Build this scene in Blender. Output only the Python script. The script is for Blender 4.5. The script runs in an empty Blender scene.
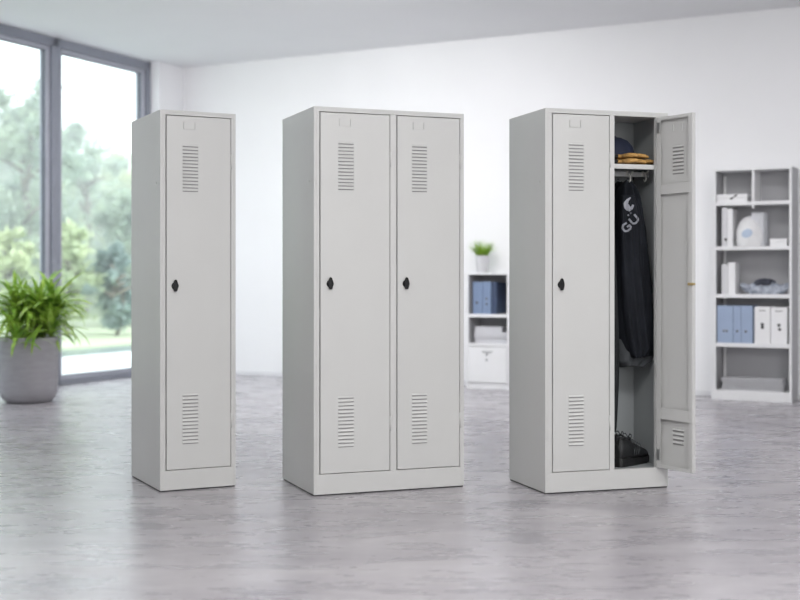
import bpy, bmesh, math, random
from mathutils import Vector, Matrix
from mathutils.bvhtree import BVHTree
random.seed(7)
PI = math.pi
SC = bpy.context.scene
COL = SC.collection

# ------------------------------------------------------------------ view model
F, HZ, EYE = 1250.0, 278.0, 1.0074       # focal length in px, horizon row, eye height

def unp(fr, px, depth=0.0):
    """x position in a yawed frame (X, Y, a) where pixel column px meets the plane y=depth; also its distance"""
    X, Y, a = fr
    X0, Y0 = X - depth * math.sin(a), Y + depth * math.cos(a)
    k = (px - 400) / F
    t = (k * Y0 - X0) / (math.cos(a) - k * math.sin(a))
    return t, Y0 + t * math.sin(a)

def lp(fr, px, py, depth=0.0):
    t, D = unp(fr, px, depth)
    return Vector((t, depth, EYE + (HZ - py) * D / F))

# ------------------------------------------------------------------ materials
def mat(name, col, rough=0.5, metal=0.0, var=0.0, vscale=8.0, bump=0.0, bscale=60.0, stretch=(1, 1, 1), spec=0.5, col2=None, sheen=0.0, trans=0.0):
    m = bpy.data.materials.new(name); m.use_nodes = True
    nt = m.node_tree; b = nt.nodes['Principled BSDF']
    b.inputs['Roughness'].default_value = rough
    b.inputs['Metallic'].default_value = metal
    b.inputs['Specular IOR Level'].default_value = spec
    if sheen: b.inputs['Sheen Weight'].default_value = sheen
    if col2 is None:
        col2 = tuple(max(0, c * (1 - var)) for c in col)
    tc = nt.nodes.new('ShaderNodeTexCoord'); mp = nt.nodes.new('ShaderNodeMapping')
    mp.inputs['Scale'].default_value = stretch
    nt.links.new(tc.outputs['Object'], mp.inputs['Vector'])
    nz = nt.nodes.new('ShaderNodeTexNoise'); nz.inputs['Scale'].default_value = vscale; nz.inputs['Detail'].default_value = 5
    nt.links.new(mp.outputs[0], nz.inputs['Vector'])
    rp = nt.nodes.new('ShaderNodeValToRGB')
    rp.color_ramp.elements[0].position = 0.3; rp.color_ramp.elements[0].color = (*col2, 1)
    rp.color_ramp.elements[1].position = 0.7; rp.color_ramp.elements[1].color = (*col, 1)
    nt.links.new(nz.outputs['Fac'], rp.inputs[0]); nt.links.new(rp.outputs[0], b.inputs['Base Color'])
    if bump:
        n2 = nt.nodes.new('ShaderNodeTexNoise'); n2.inputs['Scale'].default_value = bscale; n2.inputs['Detail'].default_value = 4
        nt.links.new(mp.outputs[0], n2.inputs['Vector'])
        bp = nt.nodes.new('ShaderNodeBump'); bp.inputs['Strength'].default_value = bump; bp.inputs['Distance'].default_value = 0.01
        nt.links.new(n2.outputs['Fac'], bp.inputs['Height']); nt.links.new(bp.outputs[0], b.inputs['Normal'])
    if trans:
        out = nt.nodes['Material Output']
        tr = nt.nodes.new('ShaderNodeBsdfTranslucent'); mx = nt.nodes.new('ShaderNodeMixShader')
        nt.links.new(rp.outputs[0], tr.inputs[0]); mx.inputs[0].default_value = trans
        nt.links.new(b.outputs[0], mx.inputs[1]); nt.links.new(tr.outputs[0], mx.inputs[2]); nt.links.new(mx.outputs[0], out.inputs[0])
    return m

M = {}
M['locker'] = mat('light_grey_enamel', (0.565, 0.567, 0.555), 0.42, var=0.03, vscale=3, bump=0.03, bscale=300)
M['locker_shade'] = mat('shaded_enamel_inside', (0.33, 0.35, 0.355), 0.5, var=0.04, vscale=3)  # same paint as the locker, darkened to hold the shade inside the bay
M['slot'] = mat('slot_shadow_gap', (0.24, 0.24, 0.235), 0.9)
M['black'] = mat('black_plastic', (0.008, 0.008, 0.009), 0.5, var=0.2, spec=0.3)
M['foot'] = mat('black_foot_strip', (0.03, 0.03, 0.03), 0.8)
M['steel'] = mat('zinc_steel', (0.55, 0.56, 0.56), 0.35, metal=0.8, var=0.1)
M['brass'] = mat('brass_latch', (0.62, 0.48, 0.24), 0.35, metal=0.8, var=0.1)
M['hookw'] = mat('white_hook', (0.62, 0.62, 0.58), 0.4, var=0.1)
M['wall'] = mat('white_wall_paint', (0.83, 0.83, 0.845), 0.75, var=0.02, vscale=2, bump=0.05, bscale=120)
M['wall_l'] = mat('white_wall_paint_side', (0.80, 0.80, 0.82), 0.75, var=0.02, vscale=2)
M['ceil'] = mat('white_ceiling_paint', (0.80, 0.80, 0.82), 0.8, var=0.02, vscale=2)
M['skirt'] = mat('grey_skirting', (0.72, 0.72, 0.74), 0.5, var=0.03)
M['alu'] = mat('blue_grey_aluminium', (0.24, 0.255, 0.30), 0.4, var=0.06)
M['alu_l'] = mat('pale_grey_aluminium', (0.42, 0.43, 0.49), 0.4, var=0.06)
M['alu_d'] = mat('dark_grey_gasket', (0.12, 0.13, 0.16), 0.5, var=0.06)
M['pot'] = mat('grey_concrete_pot', (0.36, 0.35, 0.375), 0.8, var=0.16, vscale=9, bump=0.2, bscale=60, stretch=(1, 1, 4))
M['soil'] = mat('potting_soil', (0.04, 0.03, 0.022), 0.95, var=0.5, vscale=40, bump=0.8, bscale=90)
M['leaf'] = mat('glossy_green_leaf', (0.45, 0.62, 0.11), 0.3, vscale=9, col2=(0.16, 0.34, 0.04), trans=0.25)
M['leaf2'] = mat('bright_grass_leaf', (0.36, 0.55, 0.06), 0.5, vscale=20, col2=(0.17, 0.34, 0.03), trans=0.3)
M['stem'] = mat('green_stem', (0.16, 0.22, 0.06), 0.6, var=0.3)
M['binder_m'] = mat('mid_blue_binder_board', (0.20, 0.27, 0.41), 0.5, var=0.06)
M['whitelam'] = mat('white_laminate', (0.80, 0.80, 0.81), 0.4, var=0.02)
M['greylam'] = mat('grey_laminate', (0.40, 0.40, 0.415), 0.45, var=0.03)
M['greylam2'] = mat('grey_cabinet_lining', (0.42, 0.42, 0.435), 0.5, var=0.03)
M['whitepot'] = mat('white_ceramic', (0.60, 0.60, 0.62), 0.3, var=0.03)
M['binder'] = mat('blue_binder_board', (0.33, 0.41, 0.56), 0.5, var=0.06)
M['binder_d'] = mat('deep_blue_binder_board', (0.15, 0.24, 0.42), 0.5, var=0.08)
M['navy'] = mat('navy_card', (0.05, 0.075, 0.14), 0.5, var=0.2)
M['binder_w'] = mat('white_binder_board', (0.83, 0.83, 0.84), 0.45, var=0.02)
M['binder_g'] = mat('pale_grey_binder_board', (0.66, 0.66, 0.68), 0.5, var=0.04)
M['paper'] = mat('white_paper', (0.66, 0.66, 0.69), 0.7, var=0.12, vscale=60, stretch=(1, 1, 10))
M['paper_g'] = mat('grey_paper', (0.50, 0.50, 0.52), 0.7, var=0.15, vscale=30, stretch=(1, 1, 12))
M['cloth_w'] = mat('white_pouch_fabric', (0.76, 0.76, 0.77), 0.75, var=0.08, vscale=14, bump=0.4, bscale=25)
M['cloth_g'] = mat('pale_grey_pouch_fabric', (0.62, 0.63, 0.66), 0.75, var=0.1, vscale=14, bump=0.4, bscale=25)
M['emblem'] = mat('light_blue_patch', (0.46, 0.55, 0.68), 0.6, var=0.05)
M['wrap'] = mat('crumpled_grey_plastic', (0.50, 0.54, 0.62), 0.22, vscale=16, col2=(0.16, 0.18, 0.22), bump=0.9, bscale=30)
M['wrap_d'] = mat('crumpled_navy_cloth', (0.05, 0.055, 0.08), 0.6, var=0.5, vscale=14, bump=0.8, bscale=30)
M['jacket'] = mat('black_workwear_fabric', (0.011, 0.013, 0.018), 0.8, var=0.35, vscale=9, bump=0.35, bscale=40, spec=0.2)
M['jacket_b'] = mat('black_softshell', (0.007, 0.008, 0.010), 0.8, var=0.3, vscale=9, bump=0.3, bscale=40)
M['lining'] = mat('charcoal_lining', (0.045, 0.05, 0.055), 0.8, var=0.25, vscale=12, bump=0.3, bscale=50)
M['print'] = mat('pale_grey_print', (0.30, 0.31, 0.35), 0.6, var=0.1, vscale=60)
M['cap'] = mat('navy_cap_fabric', (0.012, 0.018, 0.045), 0.75, var=0.25, vscale=30, bump=0.2, bscale=200)
M['glove'] = mat('tan_leather', (0.66, 0.38, 0.11), 0.65, vscale=26, col2=(0.12, 0.06, 0.02), bump=0.3, bscale=90)
M['glove_d'] = mat('black_glove_fabric', (0.018, 0.018, 0.02), 0.8, var=0.3)
M['shoe'] = mat('black_shoe_mesh', (0.016, 0.017, 0.019), 0.6, var=0.4, vscale=30, bump=0.3, bscale=150)
M['sole'] = mat('black_rubber', (0.010, 0.010, 0.011), 0.5, var=0.3, vscale=30)
M['lace'] = mat('dark_grey_lace', (0.06, 0.065, 0.07), 0.7, var=0.2)
M['terrace'] = mat('pale_stone_paving', (0.72, 0.72, 0.71), 0.8, var=0.06, vscale=1)
M['lawn'] = mat('pale_green_lawn', (0.50, 0.56, 0.38), 0.9, var=0.2, vscale=0.6)
M['pond'] = mat('pond_water', (0.30, 0.36, 0.35), 0.2, var=0.2, vscale=0.5)
M['bark'] = mat('grey_brown_bark', (0.20, 0.18, 0.15), 0.9, var=0.3, vscale=6, bump=0.6, bscale=14)
M['tleafA'] = mat('tree_leaves_pale', (0.52, 0.60, 0.46), 0.8, vscale=1.2, col2=(0.30, 0.39, 0.34), trans=0.4)
M['tleafB'] = mat('tree_leaves_blue_green', (0.38, 0.48, 0.42), 0.8, vscale=1.0, col2=(0.25, 0.33, 0.32), trans=0.4)
M['tleafC'] = mat('tree_leaves_yellow_green', (0.70, 0.75, 0.48), 0.8, vscale=1.4, col2=(0.48, 0.57, 0.38), trans=0.4)

def floor_mat():
    m = bpy.data.materials.new('grey_vinyl_floor'); m.use_nodes = True
    nt = m.node_tree; b = nt.nodes['Principled BSDF']; N = nt.nodes.new; L = nt.links.new
    b.inputs['Specular IOR Level'].default_value = 0.6
    tc = N('ShaderNodeTexCoord')
    def noise(scale, stretch, detail=6, rough=0.6, dist=0.0):
        mp = N('ShaderNodeMapping'); mp.inputs['Scale'].default_value = stretch
        L(tc.outputs['Object'], mp.inputs['Vector'])
        n = N('ShaderNodeTexNoise'); n.inputs['Scale'].default_value = scale; n.inputs['Detail'].default_value = detail
        n.inputs['Roughness'].default_value = rough; n.inputs['Distortion'].default_value = dist
        L(mp.outputs[0], n.inputs['Vector']); return n.outputs['Fac']
    big = noise(2.2, (0.5, 1.0, 1), 5, 0.6, 0.4)
    mid = noise(8, (0.4, 1.1, 1), 4, 0.6, 0.2)
    fine = noise(38, (0.3, 1.2, 1), 5, 0.75)
    a = N('ShaderNodeMath'); a.operation = 'MULTIPLY_ADD'; L(big, a.inputs[0]); a.inputs[1].default_value = 0.46
    a2 = N('ShaderNodeMath'); a2.operation = 'MULTIPLY_ADD'; L(mid, a2.inputs[0]); a2.inputs[1].default_value = 0.34
    a3 = N('ShaderNodeMath'); a3.operation = 'MULTIPLY'; L(fine, a3.inputs[0]); a3.inputs[1].default_value = 0.2
    L(a3.outputs[0], a2.inputs[2]); L(a2.outputs[0], a.inputs[2])
    rp = N('ShaderNodeValToRGB'); L(a.outputs[0], rp.inputs[0])
    e = rp.color_ramp.elements; e[0].position = 0.33; e[0].color = FLOOR_A; e[1].position = 0.67; e[1].color = FLOOR_C
    k = e.new(0.5); k.color = FLOOR_B
    L(rp.outputs[0], b.inputs['Base Color'])
    rr = N('ShaderNodeMapRange'); L(mid, rr.inputs[0]); rr.inputs[3].default_value = 0.22; rr.inputs[4].default_value = 0.34
    L(rr.outputs[0], b.inputs['Roughness'])
    bp = N('ShaderNodeBump'); bp.inputs['Strength'].default_value = 0.02; bp.inputs['Distance'].default_value = 0.002
    L(mid, bp.inputs['Height']); L(bp.outputs[0], b.inputs['Normal'])
    return m
FLOOR_A = (0.245, 0.230, 0.255, 1); FLOOR_B = (0.37, 0.352, 0.374, 1); FLOOR_C = (0.52, 0.500, 0.515, 1)
M['floor'] = floor_mat()

def glass_mat():
    m = bpy.data.materials.new('window_glass'); m.use_nodes = True
    nt = m.node_tree; nt.nodes.remove(nt.nodes['Principled BSDF']); N = nt.nodes.new; L = nt.links.new
    t = N('ShaderNodeBsdfTransparent'); t.inputs[0].default_value = (0.93, 0.96, 0.96, 1)
    g = N('ShaderNodeBsdfGlossy'); g.inputs['Roughness'].default_value = 0.02
    fr = N('ShaderNodeFresnel'); fr.inputs[0].default_value = 1.45
    ge = N('ShaderNodeNewGeometry'); iv = N('ShaderNodeMath'); iv.operation = 'SUBTRACT'; iv.inputs[0].default_value = 1.0; L(ge.outputs['Backfacing'], iv.inputs[1])
    mu = N('ShaderNodeMath'); mu.operation = 'MULTIPLY'; L(fr.outputs[0], mu.inputs[0]); L(iv.outputs[0], mu.inputs[1])
    mx = N('ShaderNodeMixShader'); L(mu.outputs[0], mx.inputs[0]); L(t.outputs[0], mx.inputs[1]); L(g.outputs[0], mx.inputs[2])
    L(mx.outputs[0], nt.nodes['Material Output'].inputs[0])
    return m
M['glass'] = glass_mat()

def haze_mat():
    m = bpy.data.materials.new('garden_mist'); m.use_nodes = True
    nt = m.node_tree; nt.nodes.remove(nt.nodes['Principled BSDF'])
    v = nt.nodes.new('ShaderNodeVolumeScatter'); v.inputs['Density'].default_value = 0.028; v.inputs['Color'].default_value = (.93, .96, 1, 1)
    nt.links.new(v.outputs[0], nt.nodes['Material Output'].inputs['Volume']); return m
M['haze'] = haze_mat()

# ------------------------------------------------------------------ mesh builder
class MB:
    def __init__(s): s.bm = bmesh.new(); s.mats = []
    def mi(s, m):
        if m not in s.mats: s.mats.append(m)
        return s.mats.index(m)
    def _f(s, vs, m, smooth=False):
        try: f = s.bm.faces.new(vs)
        except ValueError: return None
        f.material_index = s.mi(m); f.smooth = smooth; return f
    def box(s, x0, x1, y0, y1, z0, z1, m='locker', mx=None):
        P = [Vector((x, y, z)) for z in (z0, z1) for y in (y0, y1) for x in (x0, x1)]
        if mx is not None: P = [mx @ p for p in P]
        v = [s.bm.verts.new(p) for p in P]
        for q in ((0, 2, 3, 1), (4, 5, 7, 6), (0, 1, 5, 4), (2, 6, 7, 3), (0, 4, 6, 2), (1, 3, 7, 5)):
            s._f([v[i] for i in q], m)
        return s
    def prism(s, prof, axis_pts, m='locker', mx=None, smooth=False):
        """prof: list of (a,b); axis_pts: function(a,b,t) for t in 0,1"""
        A = [axis_pts(a, b, 0) for a, b in prof]; B = [axis_pts(a, b, 1) for a, b in prof]
        if mx is not None: A = [mx @ Vector(p) for p in A]; B = [mx @ Vector(p) for p in B]
        va = [s.bm.verts.new(p) for p in A]; vb = [s.bm.verts.new(p) for p in B]
        n = len(prof)
        s._f(va[::-1], m); s._f(vb, m)
        for i in range(n):
            s._f([va[i], va[(i + 1) % n], vb[(i + 1) % n], vb[i]], m, smooth)
        return s
    def lathe(s, prof, m, n=40, c=(0, 0), cap=True, mx=None):
        rings = []
        for r, z in prof:
            ring = []
            for i in range(n):
                p = Vector((c[0] + r * math.cos(2 * PI * i / n), c[1] + r * math.sin(2 * PI * i / n), z))
                ring.append(s.bm.verts.new(mx @ p if mx is not None else p))
            rings.append(ring)
        for a, b in zip(rings, rings[1:]):
            for i in range(n): s._f([a[i], a[(i + 1) % n], b[(i + 1) % n], b[i]], m, True)
        if cap:
            s._f(rings[0][::-1], m); s._f(rings[-1], m)
        return s
    def loft(s, rings, m, cap=True, closed=True, smooth=True):
        R = [[s.bm.verts.new(p) for p in r] for r in rings]
        n = len(R[0])
        for a, b in zip(R, R[1:]):
            for i in range(n if closed else n - 1): s._f([a[i], a[(i + 1) % n], b[(i + 1) % n], b[i]], m, smooth)
        if cap and closed:
            s._f(R[0][::-1], m); s._f(R[-1], m)
        return s
    def tube(s, pts, r, m, n=8):
        pts = [Vector(p) for p in pts]
        if not isinstance(r, (list, tuple)): r = [r] * len(pts)
        rings = []; prev = None
        for i, p in enumerate(pts):
            d = (pts[min(i + 1, len(pts) - 1)] - pts[max(i - 1, 0)]).normalized()
            if prev is None:
                prev = d.orthogonal().normalized()
            u = (prev - d * prev.dot(d))
            u = u.normalized() if u.length > 1e-6 else d.orthogonal().normalized()
            prev = u; w = d.cross(u)
            rings.append([p + (u * math.cos(2 * PI * k / n) + w * math.sin(2 * PI * k / n)) * r[i] for k in range(n)])
        return s.loft(rings, m)
    def ball(s, c, rx, ry, rz, m, n=20, k=12, zmin=-1.0, mx=None):
        prof = []
        rings = []
        for j in range(k + 1):
            t = -PI / 2 + PI * j / k
            zz = max(math.sin(t), zmin)
            rr = max(math.cos(t), 0.02)
            ring = []
            for i in range(n):
                p = Vector((rx * rr * math.cos(2 * PI * i / n), ry * rr * math.sin(2 * PI * i / n), rz * zz))
                if mx is not None: p = mx @ p
                ring.append(p + Vector(c))
            rings.append(ring)
        return s.loft(rings, m)
    def build(s, name, parent=None, bevel=0.0, seg=2, recalc=True):
        if recalc: bmesh.ops.recalc_face_normals(s.bm, faces=s.bm.faces)
        me = bpy.data.meshes.new(name); s.bm.to_mesh(me); s.bm.free()
        for m in s.mats: me.materials.append(M[m])
        o = bpy.data.objects.new(name, me); COL.objects.link(o)
        if parent is not None: o.parent = parent
        if bevel:
            b = o.modifiers.new('bevel', 'BEVEL'); b.width = bevel; b.segments = seg; b.limit_method = 'ANGLE'; b.angle_limit = math.radians(40)
        return o

def tag(o, label=None, cat=None, group=None, kind=None):
    if label: o['label'] = label
    if cat: o['category'] = cat
    if group: o['group'] = group
    if kind: o['kind'] = kind
    return o

def thing(name, label, cat, loc=(0, 0, 0), rz=0.0, group=None, kind=None):
    o = bpy.data.objects.new(name, None); COL.objects.link(o)
    o.location = loc; o.rotation_euler = (0, 0, rz); o.empty_display_size = 0.1
    return tag(o, label, cat, group, kind)

def place(o, loc, rz=0.0):
    o.location = loc; o.rotation_euler = (0, 0, rz); return o

def fpt(fr, x, y, z):
    """frame local -> world"""
    X, Y, a = fr
    return Vector((X + x * math.cos(a) - y * math.sin(a), Y + x * math.sin(a) + y * math.cos(a), z))

# ------------------------------------------------------------------ camera
cam_d = bpy.data.cameras.new('camera'); cam = bpy.data.objects.new('camera', cam_d); COL.objects.link(cam)
cam.location = (0, 0, EYE); cam.rotation_euler = (PI / 2, 0, 0)
cam_d.sensor_width = 36; cam_d.lens = 36 * F / 800; cam_d.shift_y = -(300 - HZ) / 800
cam_d.clip_end = 500
cam_d.dof.use_dof = True; cam_d.dof.focus_distance = 5.95; cam_d.dof.aperture_fstop = 1.8
SC.camera = cam

# ------------------------------------------------------------------ room shell
CEIL = 3.25
WB = (-2.33, 13.36, -math.atan2(4.94 - 2.28, 4.94))       # back wall frame: x along wall to the right, y into the wall
WB = (-2.33, 13.36, -math.atan2(2.66, 4.94))
WW = (-2.59, 13.0, math.radians(-115))                     # window wall frame: x towards camera, y into the room
TH = 0.2
FRONT_Y = -4.0
# corner points (world xy)
def wxy(fr, x, y=0): p = fpt(fr, x, y, 0); return (p.x, p.y)
bw_r = wxy(WB, 10.2)
wl_end = wxy(WW, 18.6)
def slab(name, pts, z0, z1, m):
    b = MB(); b.prism(pts, lambda a, c, t: (a, c, z1 if t else z0), m)
    return tag(b.build(name), kind='structure')
poly = [wxy(WB, -0.30, 0.2), wxy(WB, 10.4, 0.2), (7.0, FRONT_Y - 0.2), (wl_end[0] - 0.3, FRONT_Y - 0.2), wxy(WW, 0.0, -0.2)]
slab('floor', poly, -0.1, 0.0, 'floor')
slab('ceiling', poly, CEIL, CEIL + 0.15, 'ceil')
b = MB(); b.box(-0.30, 10.4, 0, TH, 0, CEIL, 'wall'); tag(place(b.build('wall_back'), (WB[0], WB[1], 0), WB[2]), kind='structure')
b = MB(); b.box(0.12, 10.2, -0.014, 0, 0, 0.045, 'skirt'); tag(place(b.build('baseboard_back', bevel=0.004), (WB[0], WB[1], 0), WB[2]), kind='structure')
# window wall: pillar by the corner, solid stretch nearer the camera
WIN_END = 4.80
b = MB(); b.box(-0.55, 0.0, -TH, 0.105, 0, CEIL, 'wall_l'); tag(place(b.build('wall_left_pillar', bevel=0.004), (WW[0], WW[1], 0), WW[2]), kind='structure')
b = MB(); b.box(WIN_END, 18.6, -TH, 0.0, 0, CEIL, 'wall_l'); tag(place(b.build('wall_left'), (WW[0], WW[1], 0), WW[2]), kind='structure')
# right and front walls behind the view
fx = Vector((*bw_r, 0)); gx = Vector((7.0, FRONT_Y, 0))
dd = gx - fx; aR = math.atan2(dd.y, dd.x)
b = MB(); b.box(0, dd.length, 0, TH, 0, CEIL, 'wall'); tag(place(b.build('wall_right'), fx, aR), kind='structure')
b = MB(); b.box(wl_end[0] - 0.2, 7.1, -TH, 0, 0, CEIL, 'wall'); tag(place(b.build('wall_front'), (0, FRONT_Y, 0)), kind='structure')

# windows
edges = [(0.0, 1.46), (1.46, 3.13), (3.13, 4.80)]
def window(i, x0, x1, first, last):
    root = thing('window_%d' % i, None, None, (WW[0], WW[1], 0), WW[2], kind='structure')
    f = MB()
    Z0, Z1 = 0.0, CEIL
    # left (far) jamb, near jamb
    j0 = x0 if first else x0
    far_w = 0.060
    f.box(x0, x0 + far_w, -0.14, 0.0, Z0, Z1, 'alu')
    f.box(x1 - far_w, x1, -0.14, 0.0, Z0, Z1, 'alu')
    f.box(x0, x1, -0.14, 0.0, Z1 - 0.085, Z1, 'alu')
    f.box(x0, x1, -0.14, 0.0, Z0, Z0 + 0.055, 'alu')
    fo = f.build('window_frame', root, bevel=0.004)
    s_ = MB()
    a, c = x0 + far_w, x1 - far_w
    sw = 0.048
    s_.box(a, a + sw, -0.11, -0.03, Z0 + .055, Z1 - .085, 'alu_l'); s_.box(c - sw, c, -0.11, -0.03, Z0 + .055, Z1 - .085, 'alu_l')
    s_.box(a, c, -0.11, -0.03, Z1 - .085 - .035, Z1 - .085, 'alu_l'); s_.box(a, c, -0.11, -0.03, Z0 + .055, Z0 + .055 + .025, 'alu_l')
    g0, g1, h0, h1 = a + sw, c - sw, Z0 + .08, Z1 - .12
    for bx in ((g0, g0 + .008, h0, h1), (g1 - .008, g1, h0, h1), (g0, g1, h1 - .008, h1), (g0, g1, h0, h0 + .008)):
        s_.box(bx[0], bx[1], -0.085, -0.045, bx[2], bx[3], 'alu_d')
    s_.build('sash', root, bevel=0.003)
    g = MB(); g.box(g0 + .002, g1 - .002, -0.068, -0.062, h0 + .002, h1 - .002, 'glass'); g.build('glass_pane', root)
for i, (x0, x1) in enumerate(edges): window(i + 1, x0, x1, i == 0, i == 2)

# ------------------------------------------------------------------ outside
def ground(name, x0, x1, y0, y1, z, m):
    b = MB(); b.box(x0, x1, y0, y1, z - 0.05, z, m)
    tag(b.build(name), kind='structure')
OUT = (WW[0], WW[1], WW[2])
def oslab(name, y0, y1, z, m):      # strips in the window frame (y negative = outside)
    b = MB(); b.box(-30, 26, y0, y1, z - 0.06, z, m)
    tag(place(b.build(name), (WW[0], WW[1], 0), WW[2]), kind='structure')
oslab('terrace', -3.0, -0.2, -0.02, 'terrace')
oslab('pond', -4.5, -3.0, -0.06, 'pond')
oslab('lawn', -70, -4.5, -0.03, 'lawn')

hb = MB(); hb.box(-30, 28, -62, -5.0, 0.0, 16, 'haze')
tag(place(hb.build('morning_haze'), (WW[0], WW[1], 0), WW[2]), 'thin pale mist hanging over the garden', kind='stuff')

def leaf_cloud(bm_b, c, r, n, size, m):
    for _ in range(n):
        d = Vector((random.gauss(0, 1), random.gauss(0, 1), random.gauss(0, 1))).normalized() * min(1.7, abs(random.gauss(0, .62)))
        p = Vector(c) + Vector((d.x * r[0], d.y * r[1], d.z * r[2]))
        a = Vector((random.uniform(-1, 1), random.uniform(-1, 1), random.uniform(-.6, .6))).normalized()
        bb = a.orthogonal().normalized(); bb.rotate(Matrix.Rotation(random.uniform(0, 6.28), 3, a))
        s_ = size * random.uniform(0.6, 1.3)
        vs = [bm_b.bm.verts.new(p + a * s_), bm_b.bm.verts.new(p + bb * s_ * .45), bm_b.bm.verts.new(p - a * s_), bm_b.bm.verts.new(p - bb * s_ * .45)]
        bm_b._f(vs, m)

def tree(px, D, top_y, w, m, label, lumps=16, n=560, low=0.12, loose=1.0):
    X = (px - 400) / F * D; H = EYE + (HZ - top_y) * D / F
    root = thing('tree', label, 'tree', (X, D, -0.05), random.uniform(0, 6), group='trees beyond the terrace')
    t = MB(); pts = []; x = y = 0
    for k in range(7):
        pts.append((x, y, H * 0.8 * k / 6)); x += random.uniform(-.12, .12); y += random.uniform(-.12, .12)
    t.tube(pts, [0.17 * (1 - 0.12 * k) * H / 7 for k in range(7)], 'bark', 10)
    for k in range(9):
        a = random.uniform(0, 6.28); z = H * random.uniform(.3, .7); L = w * random.uniform(.35, .7)
        t.tube([(0, 0, z), (math.cos(a) * L * .5, math.sin(a) * L * .5, z + L * .35), (math.cos(a) * L, math.sin(a) * L, z + L * .55)], [.06, .04, .015], 'bark', 6)
    t.build('trunk', root)
    c = MB(); lumps = int(lumps * 1.8)
    for k in range(lumps):
        f = (k + 0.5) / lumps
        z = H * (low + (0.97 - low) * f)
        ww = w * (0.5 + 0.7 * math.sin(PI * min(1, (f * .85 + .10)))) * loose
        a = random.uniform(0, 6.28); rr = ww * random.uniform(0.1, 1.0)
        r = w * random.uniform(.20, .42) * (1.1 - .4 * f)
        leaf_cloud(c, (math.cos(a) * rr, math.sin(a) * rr, min(z, H - r * .7)), (r * 1.15, r * 1.15, r * .9), n, .10, m)
    c.build('crown', root, recalc=False)
tree(2, 36, 125, 1.7, 'tleafA', 'broad pale green tree at the far left edge of the left window pane')
tree(24, 27, 76, 1.3, 'tleafA', 'tallest pale green tree, standing above the big potted plant in the left pane', 18)
tree(52, 41.5, 128, 2.1, 'tleafB', 'blue-green tree showing on both sides of the window mullion', 16)
tree(84, 31.5, 112, 1.2, 'tleafA', 'tall loose-branched tree just right of the window mullion', 15, 230, .15, 1.3)
tree(112, 36, 150, 1.8, 'tleafC', 'yellowish green tree in the middle of the right window pane', 16)
tree(138, 27, 190, 1.0, 'tleafA', 'low rounded tree beside the single locker, right end of the window view', 14)
tree(70, 22.5, 222, 0.5, 'tleafC', 'small yellow-green tree low in the right pane next to the mullion', 12, 160, .2)
tree(10, 22.5, 225, 0.6, 'tleafC', 'small yellow-green tree low in the left pane behind the potted plant', 12, 160, .2)
tree(116, 22.5, 240, 0.45, 'tleafB', 'small dark blue-green tree low in the right pane beside the single locker', 12, 160, .12)
b = MB()
for k in range(60):
    px = -160 + k * 7 + random.uniform(-3, 3); D = 46 + random.uniform(-3, 3)
    X = (px - 400) / F * D; H = EYE + (HZ - random.uniform(165, 205)) * D / F
    leaf_cloud(b, (X, D, H * .5), (1.3, 1.0, H * .5), 320, .28, 'tleafB')
tag(b.build('treeline', recalc=False), 'misty green belt of far trees closing the view behind the garden trees', 'treeline', kind='stuff')

# ------------------------------------------------------------------ lockers
LK = [(-1.1273, 5.8733, 0.4657, 0.3732, 0.5258), (-0.3979, 5.7617, 0.3693, 0.7578, 0.528), (0.676, 5.8177, 0.3072, 0.6435, 0.4351)]
DZ0, DZ1, HT = 0.102, 1.774, 1.8

def make_vent(n, w, h, parent, y=0.0, inside=False):
    b = MB(); p = h / n
    for k in range(n):
        z = h - (k + 0.5) * p
        # sloped hood over a dark slot
        hood = [(0.0, z + p * .40), (-0.0045, z - p * .02), (-0.0045, z - p * .10), (-0.0003, z - p * .02)]
        b.prism(hood, lambda a, c, t: (w * t, y + a, c), 'locker')
        b.box(0.0015, w - .0015, y - .0012, y - .0002, z - p * .34, z - p * .03, 'slot')
    return b.build('vent', parent)

def make_door(x0, x1, root, body, lock=True, ang=None, name='door', vx=None, lockx=None):
    """door with its hinge on the right (x1); closed it lies flush with the front"""
    w = x1 - x0; h = DZ1 - DZ0
    T = 0.020
    b = MB()
    # sheet with flanges folded back all round (local x from 0 (latch edge) to w (hinge edge), y 0 front .. T)
    b.box(0, w, 0, .0015, 0, h, 'locker')
    b.box(0, .0015, .0015, T, 0, h); b.box(w - .0015, w, .0015, T, 0, h)
    b.box(.0015, w - .0015, .0015, T, 0, .0015); b.box(.0015, w - .0015, .0015, T, h - .0015, h)
    lip = .026
    b.box(.0015, lip, T - .0015, T, .0015, h - .0015); b.box(w - lip, w - .0015, T - .0015, T, .0015, h - .0015)
    b.box(lip, w - lip, T - .0015, T, .0015, lip * .6); b.box(lip, w - lip, T - .0015, T, h - lip * .6, h - .0015)
    d = b.build(name, root, bevel=.0007, seg=1)
    d.location = (x0, 0, DZ0)
    return d, w, h, T

def fit_door(d, vx, w, h):
    v1 = make_vent(14, .078, .228, d); v1.location = (vx, 0, 1.414 - DZ0)
    v2 = make_vent(14, .078, .243, d); v2.location = (vx, 0, .217 - DZ0)
    b = MB()
    nx = .060
    b.box(0, .004, -.004, 0, 0, .034); b.box(nx - .004, nx, -.004, 0, 0, .034); b.box(0, nx, -.0028, 0, 0, .003)
    b.box(.002, .0045, -.0052, -.004, 0, .034); b.box(nx - .0045, nx - .002, -.0052, -.004, 0, .034)
    b.box(.0045, nx - .0045, -.0008, 0, .003, .030, 'locker')
    n_ = b.build('name_holder', d); n_.location = (vx + .005, 0, 1.7135 - DZ0)

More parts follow.
